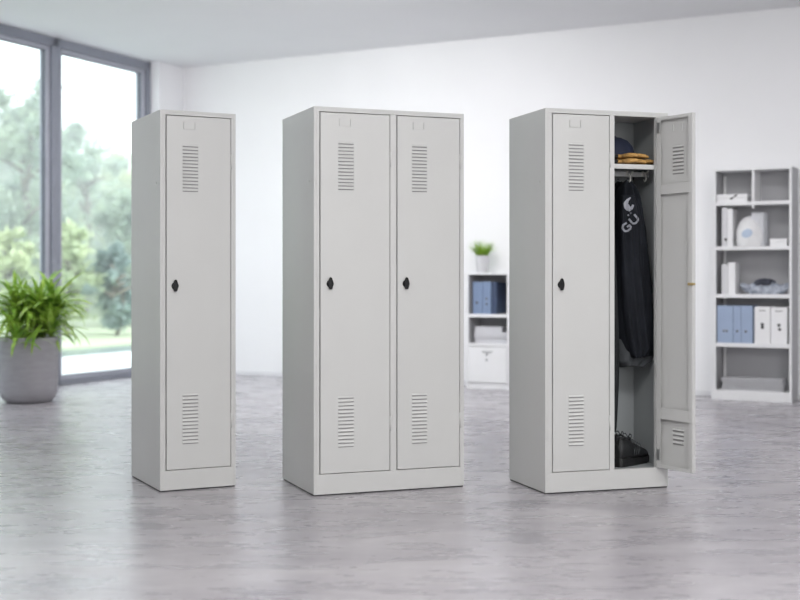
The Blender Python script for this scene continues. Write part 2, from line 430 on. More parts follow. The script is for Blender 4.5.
def add_lock(d, lx, z):
    b = MB()
    R = Matrix.Translation((0, 0, 0)) @ Matrix.Rotation(PI / 2, 4, 'X')
    b.lathe([(.0175, 0), (.0175, .004), (.0155, .006)], 'black', 28, mx=R)
    b.lathe([(.0105, .006), (.0095, .012), (.008, .013)], 'black', 24, mx=R)
    # wing grip
    prof = [(-.006, -.026), (.006, -.026), (.0115, -.008), (.0115, .008), (.006, .026), (.002, .030), (-.002, .030), (-.006, .026), (-.0115, .008), (-.0115, -.008)]
    b.prism(prof, lambda a, c, t: (a, -.006 - .010 * t, c), 'black')
    o = b.build('turn_lock', d, bevel=.0015); o.location = (lx, 0, z)

def add_hinges(d, w, zs, side=1, gap=.006):
    for z in zs:
        b = MB()
        b.tube([(0, 0, 0), (0, 0, .07)], .0042, 'locker', 10)
        o = b.build('hinge', d); o.location = (w + gap * .5, -.0012, z)

def locker_body(root, W, D, bays, opens=()):
    """bays: list of door openings (x0,x1)"""
    b = MB(); t = .0012 * 8; z0 = .006
    t = .012
    b.box(0, t, 0.0, D, z0, HT); b.box(W - t, W, 0.0, D, z0, HT)
    b.box(t, W - t, 0.0, D, HT - .012, HT); b.box(t, W - t, D - t, D, z0, HT - .012)
    b.box(t, W - t, .012, D - t, .085, .0965, 'locker')
    # front frame
    fy = .022; G = .0035
    b.box(t, W - t, 0, fy, z0, DZ0 - G); b.box(t, W - t, 0, fy, DZ1 + G, HT - .012)
    xs = [t] + [v for a, c in bays for v in (a, c)] + [W - t]
    for k in range(0, len(xs), 2):
        if xs[k + 1] > xs[k]: b.box(xs[k], xs[k + 1], 0, fy, DZ0 - G, DZ1 + G)
    # rebate behind each door edge
    for i, (a, c) in enumerate(bays):
        if i in opens: continue
        b.box(a, a + .012, .0235, .0255, DZ0 - G, DZ1 + G, 'slot'); b.box(c - .012, c, .0235, .0255, DZ0 - G, DZ1 + G, 'slot')
        b.box(a, c, .0235, .0255, DZ0 - G, DZ0 + .01, 'slot'); b.box(a, c, .0235, .0255, DZ1 - .01, DZ1 + G, 'slot')
    # full height partitions between bays
    for (a, c), (a2, c2) in zip(bays, bays[1:]):
        m_ = (c + a2) / 2; b.box(m_ - .004, m_ + .004, fy, D - t, DZ0 - .006, HT - .012)
    o = b.build('body', root, bevel=.0012, seg=1)
    f = MB(); f.box(.004, W - .004, .004, D - .004, 0, z0, 'foot'); f.build('foot_strip', root)
    k = MB(); k.lathe([(.006, 0), (.006, .002), (.004, .003)], 'locker', 14, mx=Matrix.Rotation(-PI / 2, 4, 'Y'))
    k_ = k.build('side_rivet', root); k_.location = (0.0, .06, 1.46)
    return o

def locker(i, label, bays, vents, locks):
    X, Y, a, W, D = LK[i]
    root = thing('steel_locker', label, 'locker', (X, Y, 0), a, group='grey steel lockers standing in the room')
    G = .003
    body = locker_body(root, W, D, [(x0 - .005, x1 + G) for x0, x1 in bays], opens=(1,) if i == 2 else ())
    for j, (x0, x1) in enumerate(bays):
        if i == 2 and j == 1: continue
        d, w, h, T = make_door(x0, x1, root, body)
        fit_door(d, vents[j] - x0, w, h); add_lock(d, locks[j][0] - x0, locks[j][1] - DZ0)
        add_hinges(d, w, (.185, 1.43), gap=.008)
    return root
locker(0, 'narrow grey steel locker with a single door, nearest the window', [(.0315, .347)], [.108], [(.072, .970)])
locker(1, 'wide grey steel locker with two closed doors, middle of the row', [(.033, .374), (.414, .734)], [.118, .487], [(.079, .981), (.457, .981)])
L3 = LK[2][:3]
root3 = locker(2, 'grey steel locker with its right door standing open and clothes inside', [(.039, .329), (.363, .575)], [.119], [(.080, .976)])
W3, D3 = LK[2][3], LK[2][4]
# fittings of the open bay
BD = .315   # back of the open bay
bx0, bx1 = .350, .628
b = MB(); b.box(bx0, bx1 + .003, BD, BD + .003, .097, HT - .012, 'locker_shade')
b.box(bx1, bx1 + .003, .022, BD, .097, HT - .012, 'locker_shade'); b.box(bx0, bx1, .024, BD, .0965, .0972, 'locker_shade'); b.build('bay_shade_lining', root3)  # thin sheets carrying the painted shade on back, side and floor
SHZ = 1.533
b = MB(); b.box(bx0, bx1, .030, BD, SHZ + .010, SHZ + .019, 'locker'); b.box(bx0, bx1, .024, .030, SHZ - .004, SHZ + .019, 'locker')
b.build('shelf', root3, bevel=.001)
RAILD = .16
rz_ = lp(L3, 635, 174.5, RAILD).z
b = MB(); b.box(bx0, bx1, RAILD - .002, RAILD + .002, rz_ - .012, rz_ + .012, 'steel')
rail = b.build('coat_rail', root3, bevel=.001)
def hook(px, py, d=RAILD - .012):
    c = lp(L3, px, py, d); x, z = c.x, c.z
    b = MB()
    b.box(x - .006, x + .006, d + .006, d + .010, rz_ - .010, rz_ + .016, 'hookw')
    b.tube([(x, d + .008, z + .012), (x, d - .004, z + .010), (x + .001, d - .020, z - .004), (x + .001, d - .026, z - .020), (x, d - .014, z - .032), (x, d - .004, z - .024)], [.004] * 5 + [.005], 'hookw', 8)
    b.tube([(x, d - .002, z + .008), (x + .006, d - .022, z + .008), (x + .009, d - .034, z + .018)], [.0035, .0035, .005], 'hookw', 8)
    return b.build('hook', rail)
hook(628, 176); hook(643.5, 175)

# open door: hinge line and free edge taken from the photo
hp = fpt(L3, .597, -.002, 0); DWI = .240
k = (695.6 - 400) / F
e0, e1 = 0.0, DWI
for _ in range(60):
    e = (e0 + e1) / 2
    Yd = hp.y - e; Xd = k * Yd
    if math.hypot(Xd - hp.x, e) < DWI: e0 = e
    else: e1 = e
free = Vector((Xd, Yd, 0)); hv = free - hp
# door local: x from 0 (latch) to w (hinge), y 0 = outside face.  Local +x = hinge - free
adoor = math.atan2(-hv.y, -hv.x)
od, w_, h_, T_ = make_door(0, DWI, root3, None)
rel = adoor - L3[2]
loc_h = Vector((.597, -.002, DZ0))
od.rotation_euler = (0, 0, rel)
od.location = loc_h - Vector((math.cos(rel) * DWI, math.sin(rel) * DWI, 0))
# inside face is local +y
b = MB()
for z0, z1 in ((1.405 - DZ0, 1.452 - DZ0), (.335 - DZ0, .388 - DZ0)):
    b = MB(); b.box(.0265, DWI - .0265, .012, T_ - .001, z0, z1, 'locker')
    b.build('stiffener_band', od, bevel=.001)
def in_vent(n, zt, zb, w=.072, x=.075):
    b = MB(); p = (zt - zb) / n
    for q in range(n):
        z = zt - (q + .5) * p
        b.prism([(.0016, z + p * .35), (.0055, z + p * .05), (.0055, z - p * .05), (.0016, z - p * .1)], lambda a, c, t: (x + w * t, a, c), 'locker')
        b.box(x, x + w, .0017, .0024, z - p * .40, z - p * .12, 'slot')
    return b.build('vent', od)
in_vent(8, 1.635 - DZ0, 1.495 - DZ0); in_vent(4, .300 - DZ0, .218 - DZ0)
b = MB(); b.box(.085, .088, .0015, .004, 0, .034); b.box(.142, .145, .0015, .004, 0, .034); b.box(.085, .145, .0015, .003, 0, .003)
o = b.build('name_holder', od); o.location = (0, 0, 1.7 - DZ0)
for z in (1.70 - DZ0, .14 - DZ0):
    b = MB(); b.tube([(0, 0, 0), (0, 0, .05)], .004, 'locker', 10); b.box(-.020, 0, .001, .004, 0, .05, 'steel')
    o = b.build('hinge', od); o.location = (DWI - .006, T_ + .001, z)
b = MB(); b.box(-.004, .026, T_ - .001, T_ + .006, .871, .884, 'brass'); b.box(-.004, -.001, .004, T_ + .006, .873, .882, 'brass')
tag(b.build('latch', od, bevel=.001), 'brass latch')
add_lock(od, .040, .976 - DZ0)
v1 = make_vent(14, .078, .228, od); v1.location = (.075, 0, 1.414 - DZ0)

# ------------------------------------------------------------------ things in the open bay
def inside(o): o.location = (L3[0], L3[1], 0); o.rotation_euler = (0, 0, L3[2]); return o
def garment(rows, m, n=40, fold=.006, nf=7, seed=0, d=.16, thick=1.0, squash=.5):
    """rows: (py, px_left, px_right, half thickness) at depth d"""
    rnd = random.Random(seed); ph = [rnd.uniform(0, 6.28) for _ in range(6)]
    fine = []
    for r0, r1 in zip(rows, rows[1:]):
        K = 6
        for q in range(K): fine.append(tuple(r0[j] + (r1[j] - r0[j]) * q / K for j in range(4)))
    fine.append(rows[-1])
    rings = []
    for q, (py, pl, pr, ht) in enumerate(fine):
        a = lp(L3, pl, py, d); c = lp(L3, pr, py, d)
        cx = (a.x + c.x) / 2; hw = max(.004, (c.x - a.x) / 2); z = (a.z + c.z) / 2
        ff = fold * min(1, q / 12)
        ring = []
        for i in range(n):
            t = 2 * PI * i / n
            ct, st = math.cos(t), math.sin(t)
            w = math.copysign(abs(ct) ** .85, ct); v = math.copysign(abs(st) ** .8, st)
            mod = ff * (math.sin(nf * w * 1.6 + ph[0] + z * 3) + .6 * math.sin(nf * 1.7 * w + ph[1] - z * 7)) * abs(v)
            ring.append(Vector((cx + hw * w, d + v * ht + mod * (1 if v < 0 else -1), z + .004 * math.sin(3 * t + ph[2]))))
        rings.append(ring)
    return rings
JD = .145
main = [(181, 625, 629, .010), (183.5, 622, 632.5, .030), (188, 620, 634.5, .050), (196, 618.5, 637, .062), (210, 616.5, 640, .070), (230, 614.5, 643.5, .075),
        (255, 613.5, 645.5, .080), (285, 613.0, 648, .082), (315, 613.5, 650, .082), (338, 616, 651.5, .080), (350, 619, 652, .076), (355, 624, 650, .070)]
jk = thing('work_jacket', 'black work jacket with pale lettering hanging on a hook in the open locker', 'jacket', (L3[0], L3[1], 0), L3[2])
b = MB(); b.loft(garment(main, 'jacket', 64, .010, 5, 3, JD), 'jacket'); jbody = b.build('shell', jk)
# sleeve hanging in front of the shell
slv = [(196, 622, 634, .018), (206, 621, 637.5, .030), (225, 620, 640.5, .036), (250, 620.5, 642, .036), (280, 621.5, 643.5, .034), (310, 623, 645.5, .033), (335, 626, 648, .032), (349, 629, 650, .031), (357, 632, 644, .028)]
b = MB(); b.loft(garment(slv, 'jacket', 56, .0085, 6, 5, JD - .070), 'jacket'); jsl = b.build('sleeve', jk)
lin = [(338, 613.5, 652, .070), (352, 613.5, 653, .070), (360, 614, 651, .068), (366, 620, 640, .060)]
b = MB(); b.loft(garment(lin, 'lining', 40, .006, 6, 9, JD + .01), 'lining'); tag(b.build('lining', jk), 'charcoal lining showing under the hem')
b = MB(); c = lp(L3, 627, 180, JD - .01); b.tube([(c.x - .004, JD - .01, c.z - .012), (c.x - .003, JD - .022, c.z + .006), (c.x + .003, JD - .022, c.z + .006), (c.x + .004, JD - .01, c.z - .012)], .0018, 'lace', 6)
b.build('hanging_loop', jk)
# printing: strokes in pixel space projected on the cloth
trees_ = []
for o in (jbody, jsl):
    me = o.data; trees_.append(BVHTree.FromPolygons([v.co.copy() for v in me.vertices], [list(p.vertices) for p in me.polygons]))
def project(b, poly_px, m='print'):
    # poly: quad strips of pixels, subdivided
    def pt(px, py):
        p = lp(L3, px, py, 0.02)
        # viewing line in locker frame
        q = lp(L3, px, py, 0.30)
        dr = (q - p).normalized(); best = None
        for t in trees_:
            h = t.ray_cast(p, dr)
            if h[0] is not None and (best is None or h[3] < best[1]): best = (h[0], h[3])
        hit = best[0] if best else lp(L3, px, py, .08)
        return hit
    return pt
def stroke(b, pts, wd, z_off=.0022):
    pt = project(b, None)
    P = []
    for (x0, y0), (x1, y1) in zip(pts, pts[1:]):
        n = max(1, int(math.hypot(x1 - x0, y1 - y0) / .8))
        for q in range(n): P.append((x0 + (x1 - x0) * q / n, y0 + (y1 - y0) * q / n))
    P.append(pts[-1])
    W_ = wd if isinstance(wd, list) else [wd] * len(P)
    if isinstance(wd, list):
        W_ = [wd[0] + (wd[-1] - wd[0]) * i / (len(P) - 1) for i in range(len(P))] if len(wd) == 2 else [wd[0] + (wd[1] - wd[0]) * min(1, 2 * i / (len(P) - 1)) if i < len(P) / 2 else wd[1] + (wd[2] - wd[1]) * (2 * i / (len(P) - 1) - 1) for i in range(len(P))]
    rows = []
    for i, (x, y) in enumerate(P):
        a = P[max(0, i - 1)]; c = P[min(len(P) - 1, i + 1)]
        dx, dy = c[0] - a[0], c[1] - a[1]; L = math.hypot(dx, dy) or 1
        nx, ny = -dy / L * W_[i] / 2, dx / L * W_[i] / 2
        r = []
        for s_ in (-1, 0, 1):
            r.append(pt(x + nx * s_, y + ny * s_))
        rows.append(r)
    front = [[b.bm.verts.new(v + Vector((-.001, -z_off, 0))) for v in r] for r in rows]
    backr = [[b.bm.verts.new(v + Vector((0, .001, 0))) for v in r] for r in rows]
    for A, B, A2, B2 in zip(front, front[1:], backr, backr[1:]):
        for j in (0, 1): b._f([A[j], A[j + 1], B[j + 1], B[j]], 'print')
        b._f([A[0], A2[0], B2[0], B[0]], 'print'); b._f([A[2], B[2], B2[2], A2[2]], 'print')
    b._f([front[0][0], front[0][2], backr[0][2], backr[0][0]], 'print'); b._f([front[-1][0], backr[-1][0], backr[-1][2], front[-1][2]], 'print')
b = MB()
th = math.radians(-40)   # lettering climbs to the right
def rot(c, pts, s_):
    return [(c[0] + s_ * (x * math.cos(th) - y * math.sin(th)), c[1] + s_ * (x * math.sin(th) + y * math.cos(th))) for x, y in pts]
Gc, Uc = (626.4, 227.2), (634.0, 219.6)
stroke(b, rot(Gc, [(.42, -.42), (-.18, -.5), (-.5, -.25), (-.5, .28), (-.2, .5), (.45, .5), (.5, .05), (.08, .05)], 7.4), 2.0)
stroke(b, rot(Uc, [(-.48, -.52), (-.48, .28), (-.2, .5), (.2, .5), (.48, .28), (.48, -.52)], 7.4), 2.0)
stroke(b, rot(Uc, [(-.30, -.95), (-.10, -.95)], 7.4), 1.5); stroke(b, rot(Uc, [(.14, -.95), (.34, -.95)], 7.4), 1.5)
b.build('lettering', jk, recalc=False)
b = MB()
stroke(b, [(630.5, 197.6), (627.6, 200.2), (625.8, 203.5), (626.0, 207.0), (628.5, 210.0)], [1.0, 4.4, 3.2])
stroke(b, [(628.2, 210.2), (631.6, 208.4), (633.3, 204.8)], [3.4, 2.0])
stroke(b, [(626.6, 205.0), (628.4, 207.8), (631.0, 208.8)], 4.2)
b.build('emblem', jk, recalc=False)
# second garment further in
DB = .264
rows2 = [(182, 617.5, 621, .012), (185, 614, 624, .030), (196, 610, 629, .032), (230, 606, 632, .034), (300, 605, 632, .036), (352, 606, 626, .034)]
j2 = thing('softshell_jacket', 'plain black jacket hanging behind the lettered one in the open locker', 'jacket', (L3[0], L3[1], 0), L3[2])
b = MB(); b.loft(garment(rows2, 'jacket_b', 40, .006, 6, 12, DB), 'jacket_b'); b.build('shell', j2)
b = MB(); c = lp(L3, 618, 181, DB); b.tube([(c.x - .008, DB, c.z - .01), (c.x - .003, DB, c.z + .010), (c.x + .003, DB, c.z + .010), (c.x + .008, DB, c.z - .01)], .002, 'lace', 6); b.build('hanging_loop', j2)
rows3 = [(200, 640, 645, .010), (215, 638, 648, .030), (250, 637, 651, .034), (300, 636, 653, .034), (340, 637, 655, .034), (352, 638, 655.5, .036)]
j3 = thing('hanging_garment', 'black garment hanging at the right side of the open locker', 'garment', (L3[0], L3[1], 0), L3[2])
b = MB(); b.loft(garment(rows3, 'jacket_b', 36, .005, 6, 15, .264), 'jacket_b'); b.build('fabric', j3)
b = MB(); c = lp(L3, 643, 199, .264); b.tube([(c.x, .264, c.z - .01), (c.x - .004, .20, c.z + .06), (c.x, .165, rz_ + .004), (c.x + .004, .20, c.z + .055), (c.x + .004, .264, c.z - .01)], .0025, 'lace', 6); b.build('hanging_loop', j3)
# long trousers leg at far left
rows4 = [(200, 602, 611, .012), (225, 604, 614, .020), (300, 605, 616.5, .026), (352, 606, 618.5, .030), (385, 606.5, 618, .030), (410, 607, 616.8, .026), (428, 607.5, 616.0, .022), (431, 609, 615.5, .018)]
j4 = thing('work_trousers', 'long black trousers hanging lowest beside the partition of the open locker', 'trousers', (L3[0], L3[1], 0), L3[2])
b = MB(); b.loft(garment(rows4, 'jacket_b', 30, .004, 5, 18, .080), 'jacket_b'); b.build('leg', j4)
b = MB(); c = lp(L3, 606.5, 201, .08); b.tube([(c.x, .08, c.z - .02), (c.x - .002, .10, c.z + .05), (c.x, .155, rz_ - .006), (c.x + .004, .10, c.z + .05), (c.x + .004, .08, c.z - .02)], .002, 'lace', 6); b.build('hanging_loop', j4)

# cap on the shelf
SH = SHZ + .019
c = lp(L3, 619.5, 152, .20)
CAPS = 1.12
cp = thing('cap', 'dark navy cap lying behind the gloves on the locker shelf', 'cap', fpt(L3, .463, .205, SH), L3[2] + .3)
cp.scale = (1.2, 1.05, 1.36)
b = MB()
prof = [(.088, 0), (.090, .02), (.088, .05), (.078, .075), (.058, .095), (.030, .106), (.006, .109)]
b.lathe(prof, 'cap', 36); cr = b.build('crown', cp)
b = MB()
rings = []
for j in range(9):
    t = -1.0 + 2.0 * j / 8
    a = t * 1.05 - PI / 2
    inner = Vector((.086 * math.cos(a), .086 * math.sin(a), .012)); L = .012 + .06 * math.cos(t * 1.3)
    outer = inner + Vector((0, -L, .004 - .010 * abs(t)))
    rings.append([inner, inner + Vector((0, 0, .003)), outer + Vector((0, 0, .003)), outer])
b.loft(rings, 'cap'); b.build('visor', cp)
b = MB(); b.ball((0, 0, .110), .008, .008, .004, 'cap', 12, 6); b.build('button', cp)

# gloves
def glove(loc, rz, label, flip=1, scale=1.0, tilt=0.0):
    g = thing('work_glove', label, 'glove', loc, rz, group='work gloves on the locker shelf')
    b = MB()
    b.ball((0, 0, .016), .050, .044, .015, 'glove', 24, 12)
    b.ball((-.030, 0, .016), .030, .036, .015, 'glove', 20, 10)
    lens = (.060, .072, .066, .050)
    for q, L in enumerate(lens):
        y = (-.030 + .020 * q) * flip; an = (-.14 + .095 * q) * flip
        x0 = .030
        b.tube([(x0, y, .016), (x0 + L * .5, y + math.sin(an) * L * .5, .021), (x0 + L * .85, y + math.sin(an) * L * .9, .017), (x0 + L, y + math.sin(an) * L, .011)], [.0115, .0112, .0105, .006], 'glove', 12)
    b.tube([(-.010, -.034 * flip, .016), (.014, -.052 * flip, .020), (.040, -.062 * flip, .018), (.052, -.064 * flip, .014)], [.014, .0135, .012, .007], 'glove', 12)
    o = b.build('hand', g)
    rm = o.modifiers.new('remesh', 'REMESH'); rm.mode = 'VOXEL'; rm.voxel_size = .0035; rm.use_smooth_shade = True
    sm = o.modifiers.new('smooth', 'SMOOTH'); sm.factor = .5; sm.iterations = 3
    b = MB(); rings = []
    for x, ry, rz2 in ((-.100, .046, .016), (-.085, .044, .0165), (-.060, .040, .0165), (-.045, .0385, .0165), (-.035, .037, .015)):
        rings.append([Vector((x, ry * math.cos(2 * PI * i / 24), .017 + rz2 * math.sin(2 * PI * i / 24))) for i in range(24)])
    b.loft(rings, 'glove_d'); tag(b.build('cuff', g), 'black knitted cuff')
    b = MB()
    for q in range(4):
        y = (-.030 + .020 * q) * flip
        b.ball((.018, y * .95, .0285), .013, .007, .005, 'glove_d', 12, 8)
    b.build('knuckle_pad', g)
    g.scale = (scale, scale, scale * .8)
    return g
def shp(px, d): return unp(L3, px, d)[0]
glove(fpt(L3, .445, .085, SH), L3[2] - .10, 'tan and black work glove at the front left of the locker shelf', 1, 1.12)
glove(fpt(L3, .535, .130, SH + .006), L3[2] - .45, 'tan and black work glove reaching furthest right on the locker shelf', -1, 1.05)
glove(fpt(L3, .470, .110, SH + .028), L3[2] - .32, 'tan and black work glove lying on top of the other two', 1, 1.1)

# shoes
def shoe(loc, rz, label, flip=1):
    r = thing('work_shoe', label, 'shoe', loc, rz, group='pair of black shoes in the locker')
    L = .255
    prof = []   # t, half width, sole z, top z, centre y
    T = [0, .04, .10, .2, .32, .45, .58, .70, .82, .91, .97, 1.0]
    HWd = [.018, .029, .034, .036, .036, .037, .040, .044, .044, .038, .026, .010]
    TOP = [.070, .086, .096, .098, .092, .084, .074, .064, .056, .050, .040, .028]
    CY = [0, 0, 0, 0, .001, .003, .004, .004, .003, .001, -.002, -.004]
    b = MB(); rings = []
    for t, hw, tp, cy in zip(T, HWd, TOP, CY):
        x = t * L; ring = []
        for i in range(20):
            a = 2 * PI * i / 20; ca, sa = math.cos(a), math.sin(a)
            wz = .5 + .5 * sa
            narrow = 1 - .45 * (max(0, sa)) ** 1.5 if t < .6 else 1 - .2 * max(0, sa)
            ring.append(Vector((x, flip * cy + hw * narrow * math.copysign(abs(ca) ** .8, ca), .020 + (tp - .020) * wz)))
        rings.append(ring)
    b.loft(rings, 'shoe'); up = b.build('upper', r)
    b = MB(); rings = []
    for t, hw, cy in zip(T, HWd, CY):
        x = -.006 + t * (L + .012); h = .030 if t < .35 else .024; lift = .008 * max(0, (t - .8) / .2)
        hw = hw + .004
        w = hw * .92
        rings.append([Vector((x, flip * cy - w, lift)), Vector((x, flip * cy + w, lift)), Vector((x, flip * cy + hw, .012 + lift)), Vector((x, flip * cy + hw * .97, h + lift * .5)), Vector((x, flip * cy - hw * .97, h + lift * .5)), Vector((x, flip * cy - hw, .012 + lift))])
    b.loft(rings, 'sole', smooth=False); b.build('sole', r, bevel=.002)
    b = MB()
    for q in range(5):
        x = .105 + q * .021; z = .088 - q * .0062
        b.tube([(x, -.026, z - .010), (x + .004, -.010, z + .004), (x, .010, z + .005), (x + .004, .026, z - .010)], .0026, 'lace', 6)
    for s_ in (-1, 1):
        b.tube([(.10, 0, .094), (.095, s_ * .014, .108), (.090, s_ * .028, .106), (.094, s_ * .024, .094), (.10, 0, .094)], .0025, 'lace', 6)
    b.build('laces', r)
    b = MB(); b.tube([(.004, -.008, .080), (-.004, -.009, .100), (-.002, 0, .112), (-.004, .009, .100), (.004, .008, .080)], .003, 'sole', 6); b.build('pull_loop', r)
    for s_ in (-1, 1):
        for q in range(3):
            b = MB(); x = .105 + q * .020
            b.tube([(x, s_ * .0365, .036), (x + .012, s_ * .0345, .062)], .0022, 'lace', 6)
            b.build('side_stripe', r)
    b = MB(); b.ball((.046, 0, .094), .034, .019, .006, 'sole', 18, 6); b.build('collar', r)
    r.scale = (.96, .86, 1.42)
    return r
FL = .0975
shoe(fpt(L3, .408, .072, FL), L3[2] + .50, 'black lace-up shoe standing at the front of the locker floor, nearest the opening', 1)
shoe(fpt(L3, .414, .175, FL), L3[2] + .42, 'black lace-up shoe standing behind the other shoe at the locker back', -1)

# ------------------------------------------------------------------ potted plant by the window
pc = Vector(((28.5 - 400) / F * 10.15, 10.15, 0))
pp = thing('potted_plant', 'large arching green plant in a grey concrete pot by the window', 'plant', pc)
b = MB()
b.lathe([(.02, 0), (.155, 0), (.185, .012), (.212, .045), (.226, .09), (.232, .16), (.234, .30), (.234, .50), (.232, .522), (.226, .530), (.214, .530), (.210, .515), (.208, .44), (.02, .44)], 'pot', 64)
b.build('pot', pp)
b = MB(); b.lathe([(.206, .45), (.207, .49), (.15, .498), (.05, .503), (.005, .505)], 'soil', 40); b.build('soil', pp)
def strap_leaf(b, base, az, L, w, up, droop, m, seg=9, roll=0.0):
    dirh = Vector((math.cos(az), math.sin(az), 0)); side = Vector((-math.sin(az), math.cos(az), 0))
    p = Vector(base); ang = up; rings = []
    for k in range(seg + 1):
        t = k / seg
        ww = w * (math.sin(PI * min(1, t * .93 + .07)) ** .65) * (1 - .25 * t) if t < 1 else w * .03
        tang = dirh * math.cos(ang) + Vector((0, 0, math.sin(ang)))
        nrm = side.cross(tang)
        sd = (side * math.cos(roll * t) + nrm * math.sin(roll * t))
        rings.append([p - sd * ww, p + nrm * (-ww * .25), p + sd * ww])
        p = p + tang * (L / seg); ang -= droop / seg
    V = [[b.bm.verts.new(q) for q in r] for r in rings]
    for A, B in zip(V, V[1:]):
        for j in (0, 1): b._f([A[j], A[j + 1], B[j + 1], B[j]], m, True)
b = MB(); s_ = MB()
rnd = random.Random(11)
for c_ in range(14):
    a = rnd.uniform(0, 6.28) if c_ else 0; r = .125 * math.sqrt(rnd.random()) if c_ else 0
    bx, by = r * math.cos(a), r * math.sin(a); hh = rnd.uniform(.03, .42) * (1 - r * 2)
    top = (bx * 1.7, by * 1.7, .50 + hh)
    s_.tube([(bx, by, .49), (bx * 1.3, by * 1.3, .50 + hh * .5), top], [.012, .010, .008], 'stem', 8)
    for q in range(30):
        az = q * 2.4 + rnd.uniform(-.3, .3); lv = q / 26
        strap_leaf(b, (top[0], top[1], top[2] - .05 * (1 - lv) - .02), az, rnd.uniform(.30, .50) * (1 - .2 * lv), rnd.uniform(.016, .027),
                   rnd.uniform(.25, .75) + lv * .75, rnd.uniform(1.2, 2.4) * (1 - .45 * lv), 'leaf', roll=rnd.uniform(-.5, .5))
b.build('foliage', pp, recalc=False); s_.build('stem', pp)

# ------------------------------------------------------------------ small cabinet at the back wall
def wall_frame(px, depth_from_wall):
    """frame whose front-left corner is seen at px, standing depth_from_wall out from the back wall"""
    t, _ = unp(WB, px, -depth_from_wall)
    p = fpt(WB, t, -depth_from_wall, 0)
    return (p.x, p.y, WB[2])
CF = wall_frame(466.3, .30); CW = unp(CF, 508.8)[0]; CD = .285
cab = thing('storage_cabinet', 'small white cabinet with two open shelves and a locked door, between the lockers', 'cabinet', (CF[0], CF[1], 0), CF[2])
zc = lambda py, px=487: lp(CF, px, py).z
CT = zc(272.6)
z1, z1b = zc(314.2), zc(317.3); z2, z2b = zc(343.8), zc(346.2)
b = MB(); t = .018
b.box(0, t, 0, CD, 0, CT - t, 'whitelam'); b.box(CW - t, CW, 0, CD, 0, CT - t, 'whitelam'); b.box(0, CW, -.004, CD, CT - t, CT, 'whitelam')
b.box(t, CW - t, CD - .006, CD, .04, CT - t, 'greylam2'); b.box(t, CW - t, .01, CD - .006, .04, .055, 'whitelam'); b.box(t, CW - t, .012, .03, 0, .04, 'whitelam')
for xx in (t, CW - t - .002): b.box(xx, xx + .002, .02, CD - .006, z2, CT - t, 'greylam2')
b.build('carcass', cab, bevel=.0015)
for za, zb in ((z1b, z1), (z2b, z2)):
    b = MB(); b.box(t, CW - t, .001, CD - .006, za, zb, 'whitelam'); b.build('shelf', cab, bevel=.001)
b = MB(); b.box(t + .003, CW - t - .003, -.002, .016, .058, z2b - .006, 'whitelam'); cdoor = b.build('door', cab, bevel=.002)
hx = unp(CF, 487.5)[0]
b = MB(); zz = zc(351.5); b.tube([(hx - .045, -.016, zz), (hx + .055, -.016, zz)], .005, 'steel', 8); b.tube([(hx - .03, -.001, zz), (hx - .03, -.016, zz)], .004, 'steel', 8); b.tube([(hx + .04, -.001, zz), (hx + .04, -.016, zz)], .004, 'steel', 8)
b.build('handle', cdoor)
b = MB(); RX = Matrix.Rotation(PI / 2, 4, 'X'); b.lathe([(.011, 0), (.011, .006), (.008, .009)], 'steel', 18, mx=Matrix.Translation((hx - .008, -.002, zc(360))) @ RX); b.build('keyhole', cdoor)
b = MB(); b.lathe([(.009, 0), (.009, .006), (.006, .009)], 'steel', 18, mx=Matrix.Translation((hx - .008, -.002, zc(354.6))) @ RX); b.build('knob', cdoor)

def ring_binder(fr, px0, px1, z0, py_top, depth, m, label, group, marks=(), dep=.22, tilt=0.0, ring=True, rim=None, tag_top=False):
    x0, D0 = unp(fr, px0, depth); x1, _ = unp(fr, px1, depth)
    h = EYE + (HZ - py_top) * D0 / F - z0; w = x1 - x0
    r = thing('ring_binder', label, 'binder', fpt(fr, x0, depth, z0), fr[2], group=group)
    b = MB()
    b.box(0, w, 0, .003, 0, h, m); b.box(0, .0025, .003, dep, 0, h, m); b.box(w - .0025, w, .003, dep, 0, h, m)
    b.build('cover', r, bevel=.001)
    b = MB(); b.box(.005, w - .005, .008, dep - .012, .006, h - .012, 'paper'); b.build('pages', r)
    for (fx_, fz, rr) in marks:
        b = MB(); b.lathe([(rr, 0), (rr, .0015), (rr * .7, .002)], 'black', 18, mx=Matrix.Translation((w * fx_, -.0002, h * fz)) @ RX); b.build('finger_hole', r)
        if ring:
            b = MB(); ri = [( (rr + .002), 0), ((rr + .002), .001), (rr * .9, .001)]
            b.lathe(ri, 'steel', 18, mx=Matrix.Translation((w * fx_, -.0001, h * fz)) @ RX); b.build('ring_eyelet', r)
    if tag_top:
        b = MB(); b.box(w * .28, w * .72, -.0015, 0, h * .885, h * .90, 'black'); b.build('spine_mark', r)
    if rim:
        b = MB(); b.box(-.0015, 0, 0, dep, 0, h + .002, rim); b.box(0, w, 0, dep, h, h + .002, rim); b.build('dark_edge', r)
    if tilt: r.rotation_euler = (0, tilt, fr[2])
    return r
g = 'blue binders in the small cabinet'
ring_binder(CF, 472.8, 482.3, z1, 281.8, .05, 'binder_m', 'blue ring binder, left one of the pair in the small cabinet', g, ((.42, .35, .012),))
ring_binder(CF, 482.7, 490.8, z1, 281.8, .05, 'binder_m', 'blue ring binder, right one of the front pair in the small cabinet', g, ((.48, .47, .010), (.48, .31, .010)))
ring_binder(CF, 491.6, 496.6, z1, 282.4, .06, 'navy', 'dark navy binder standing right of the blue pair in the small cabinet', g)

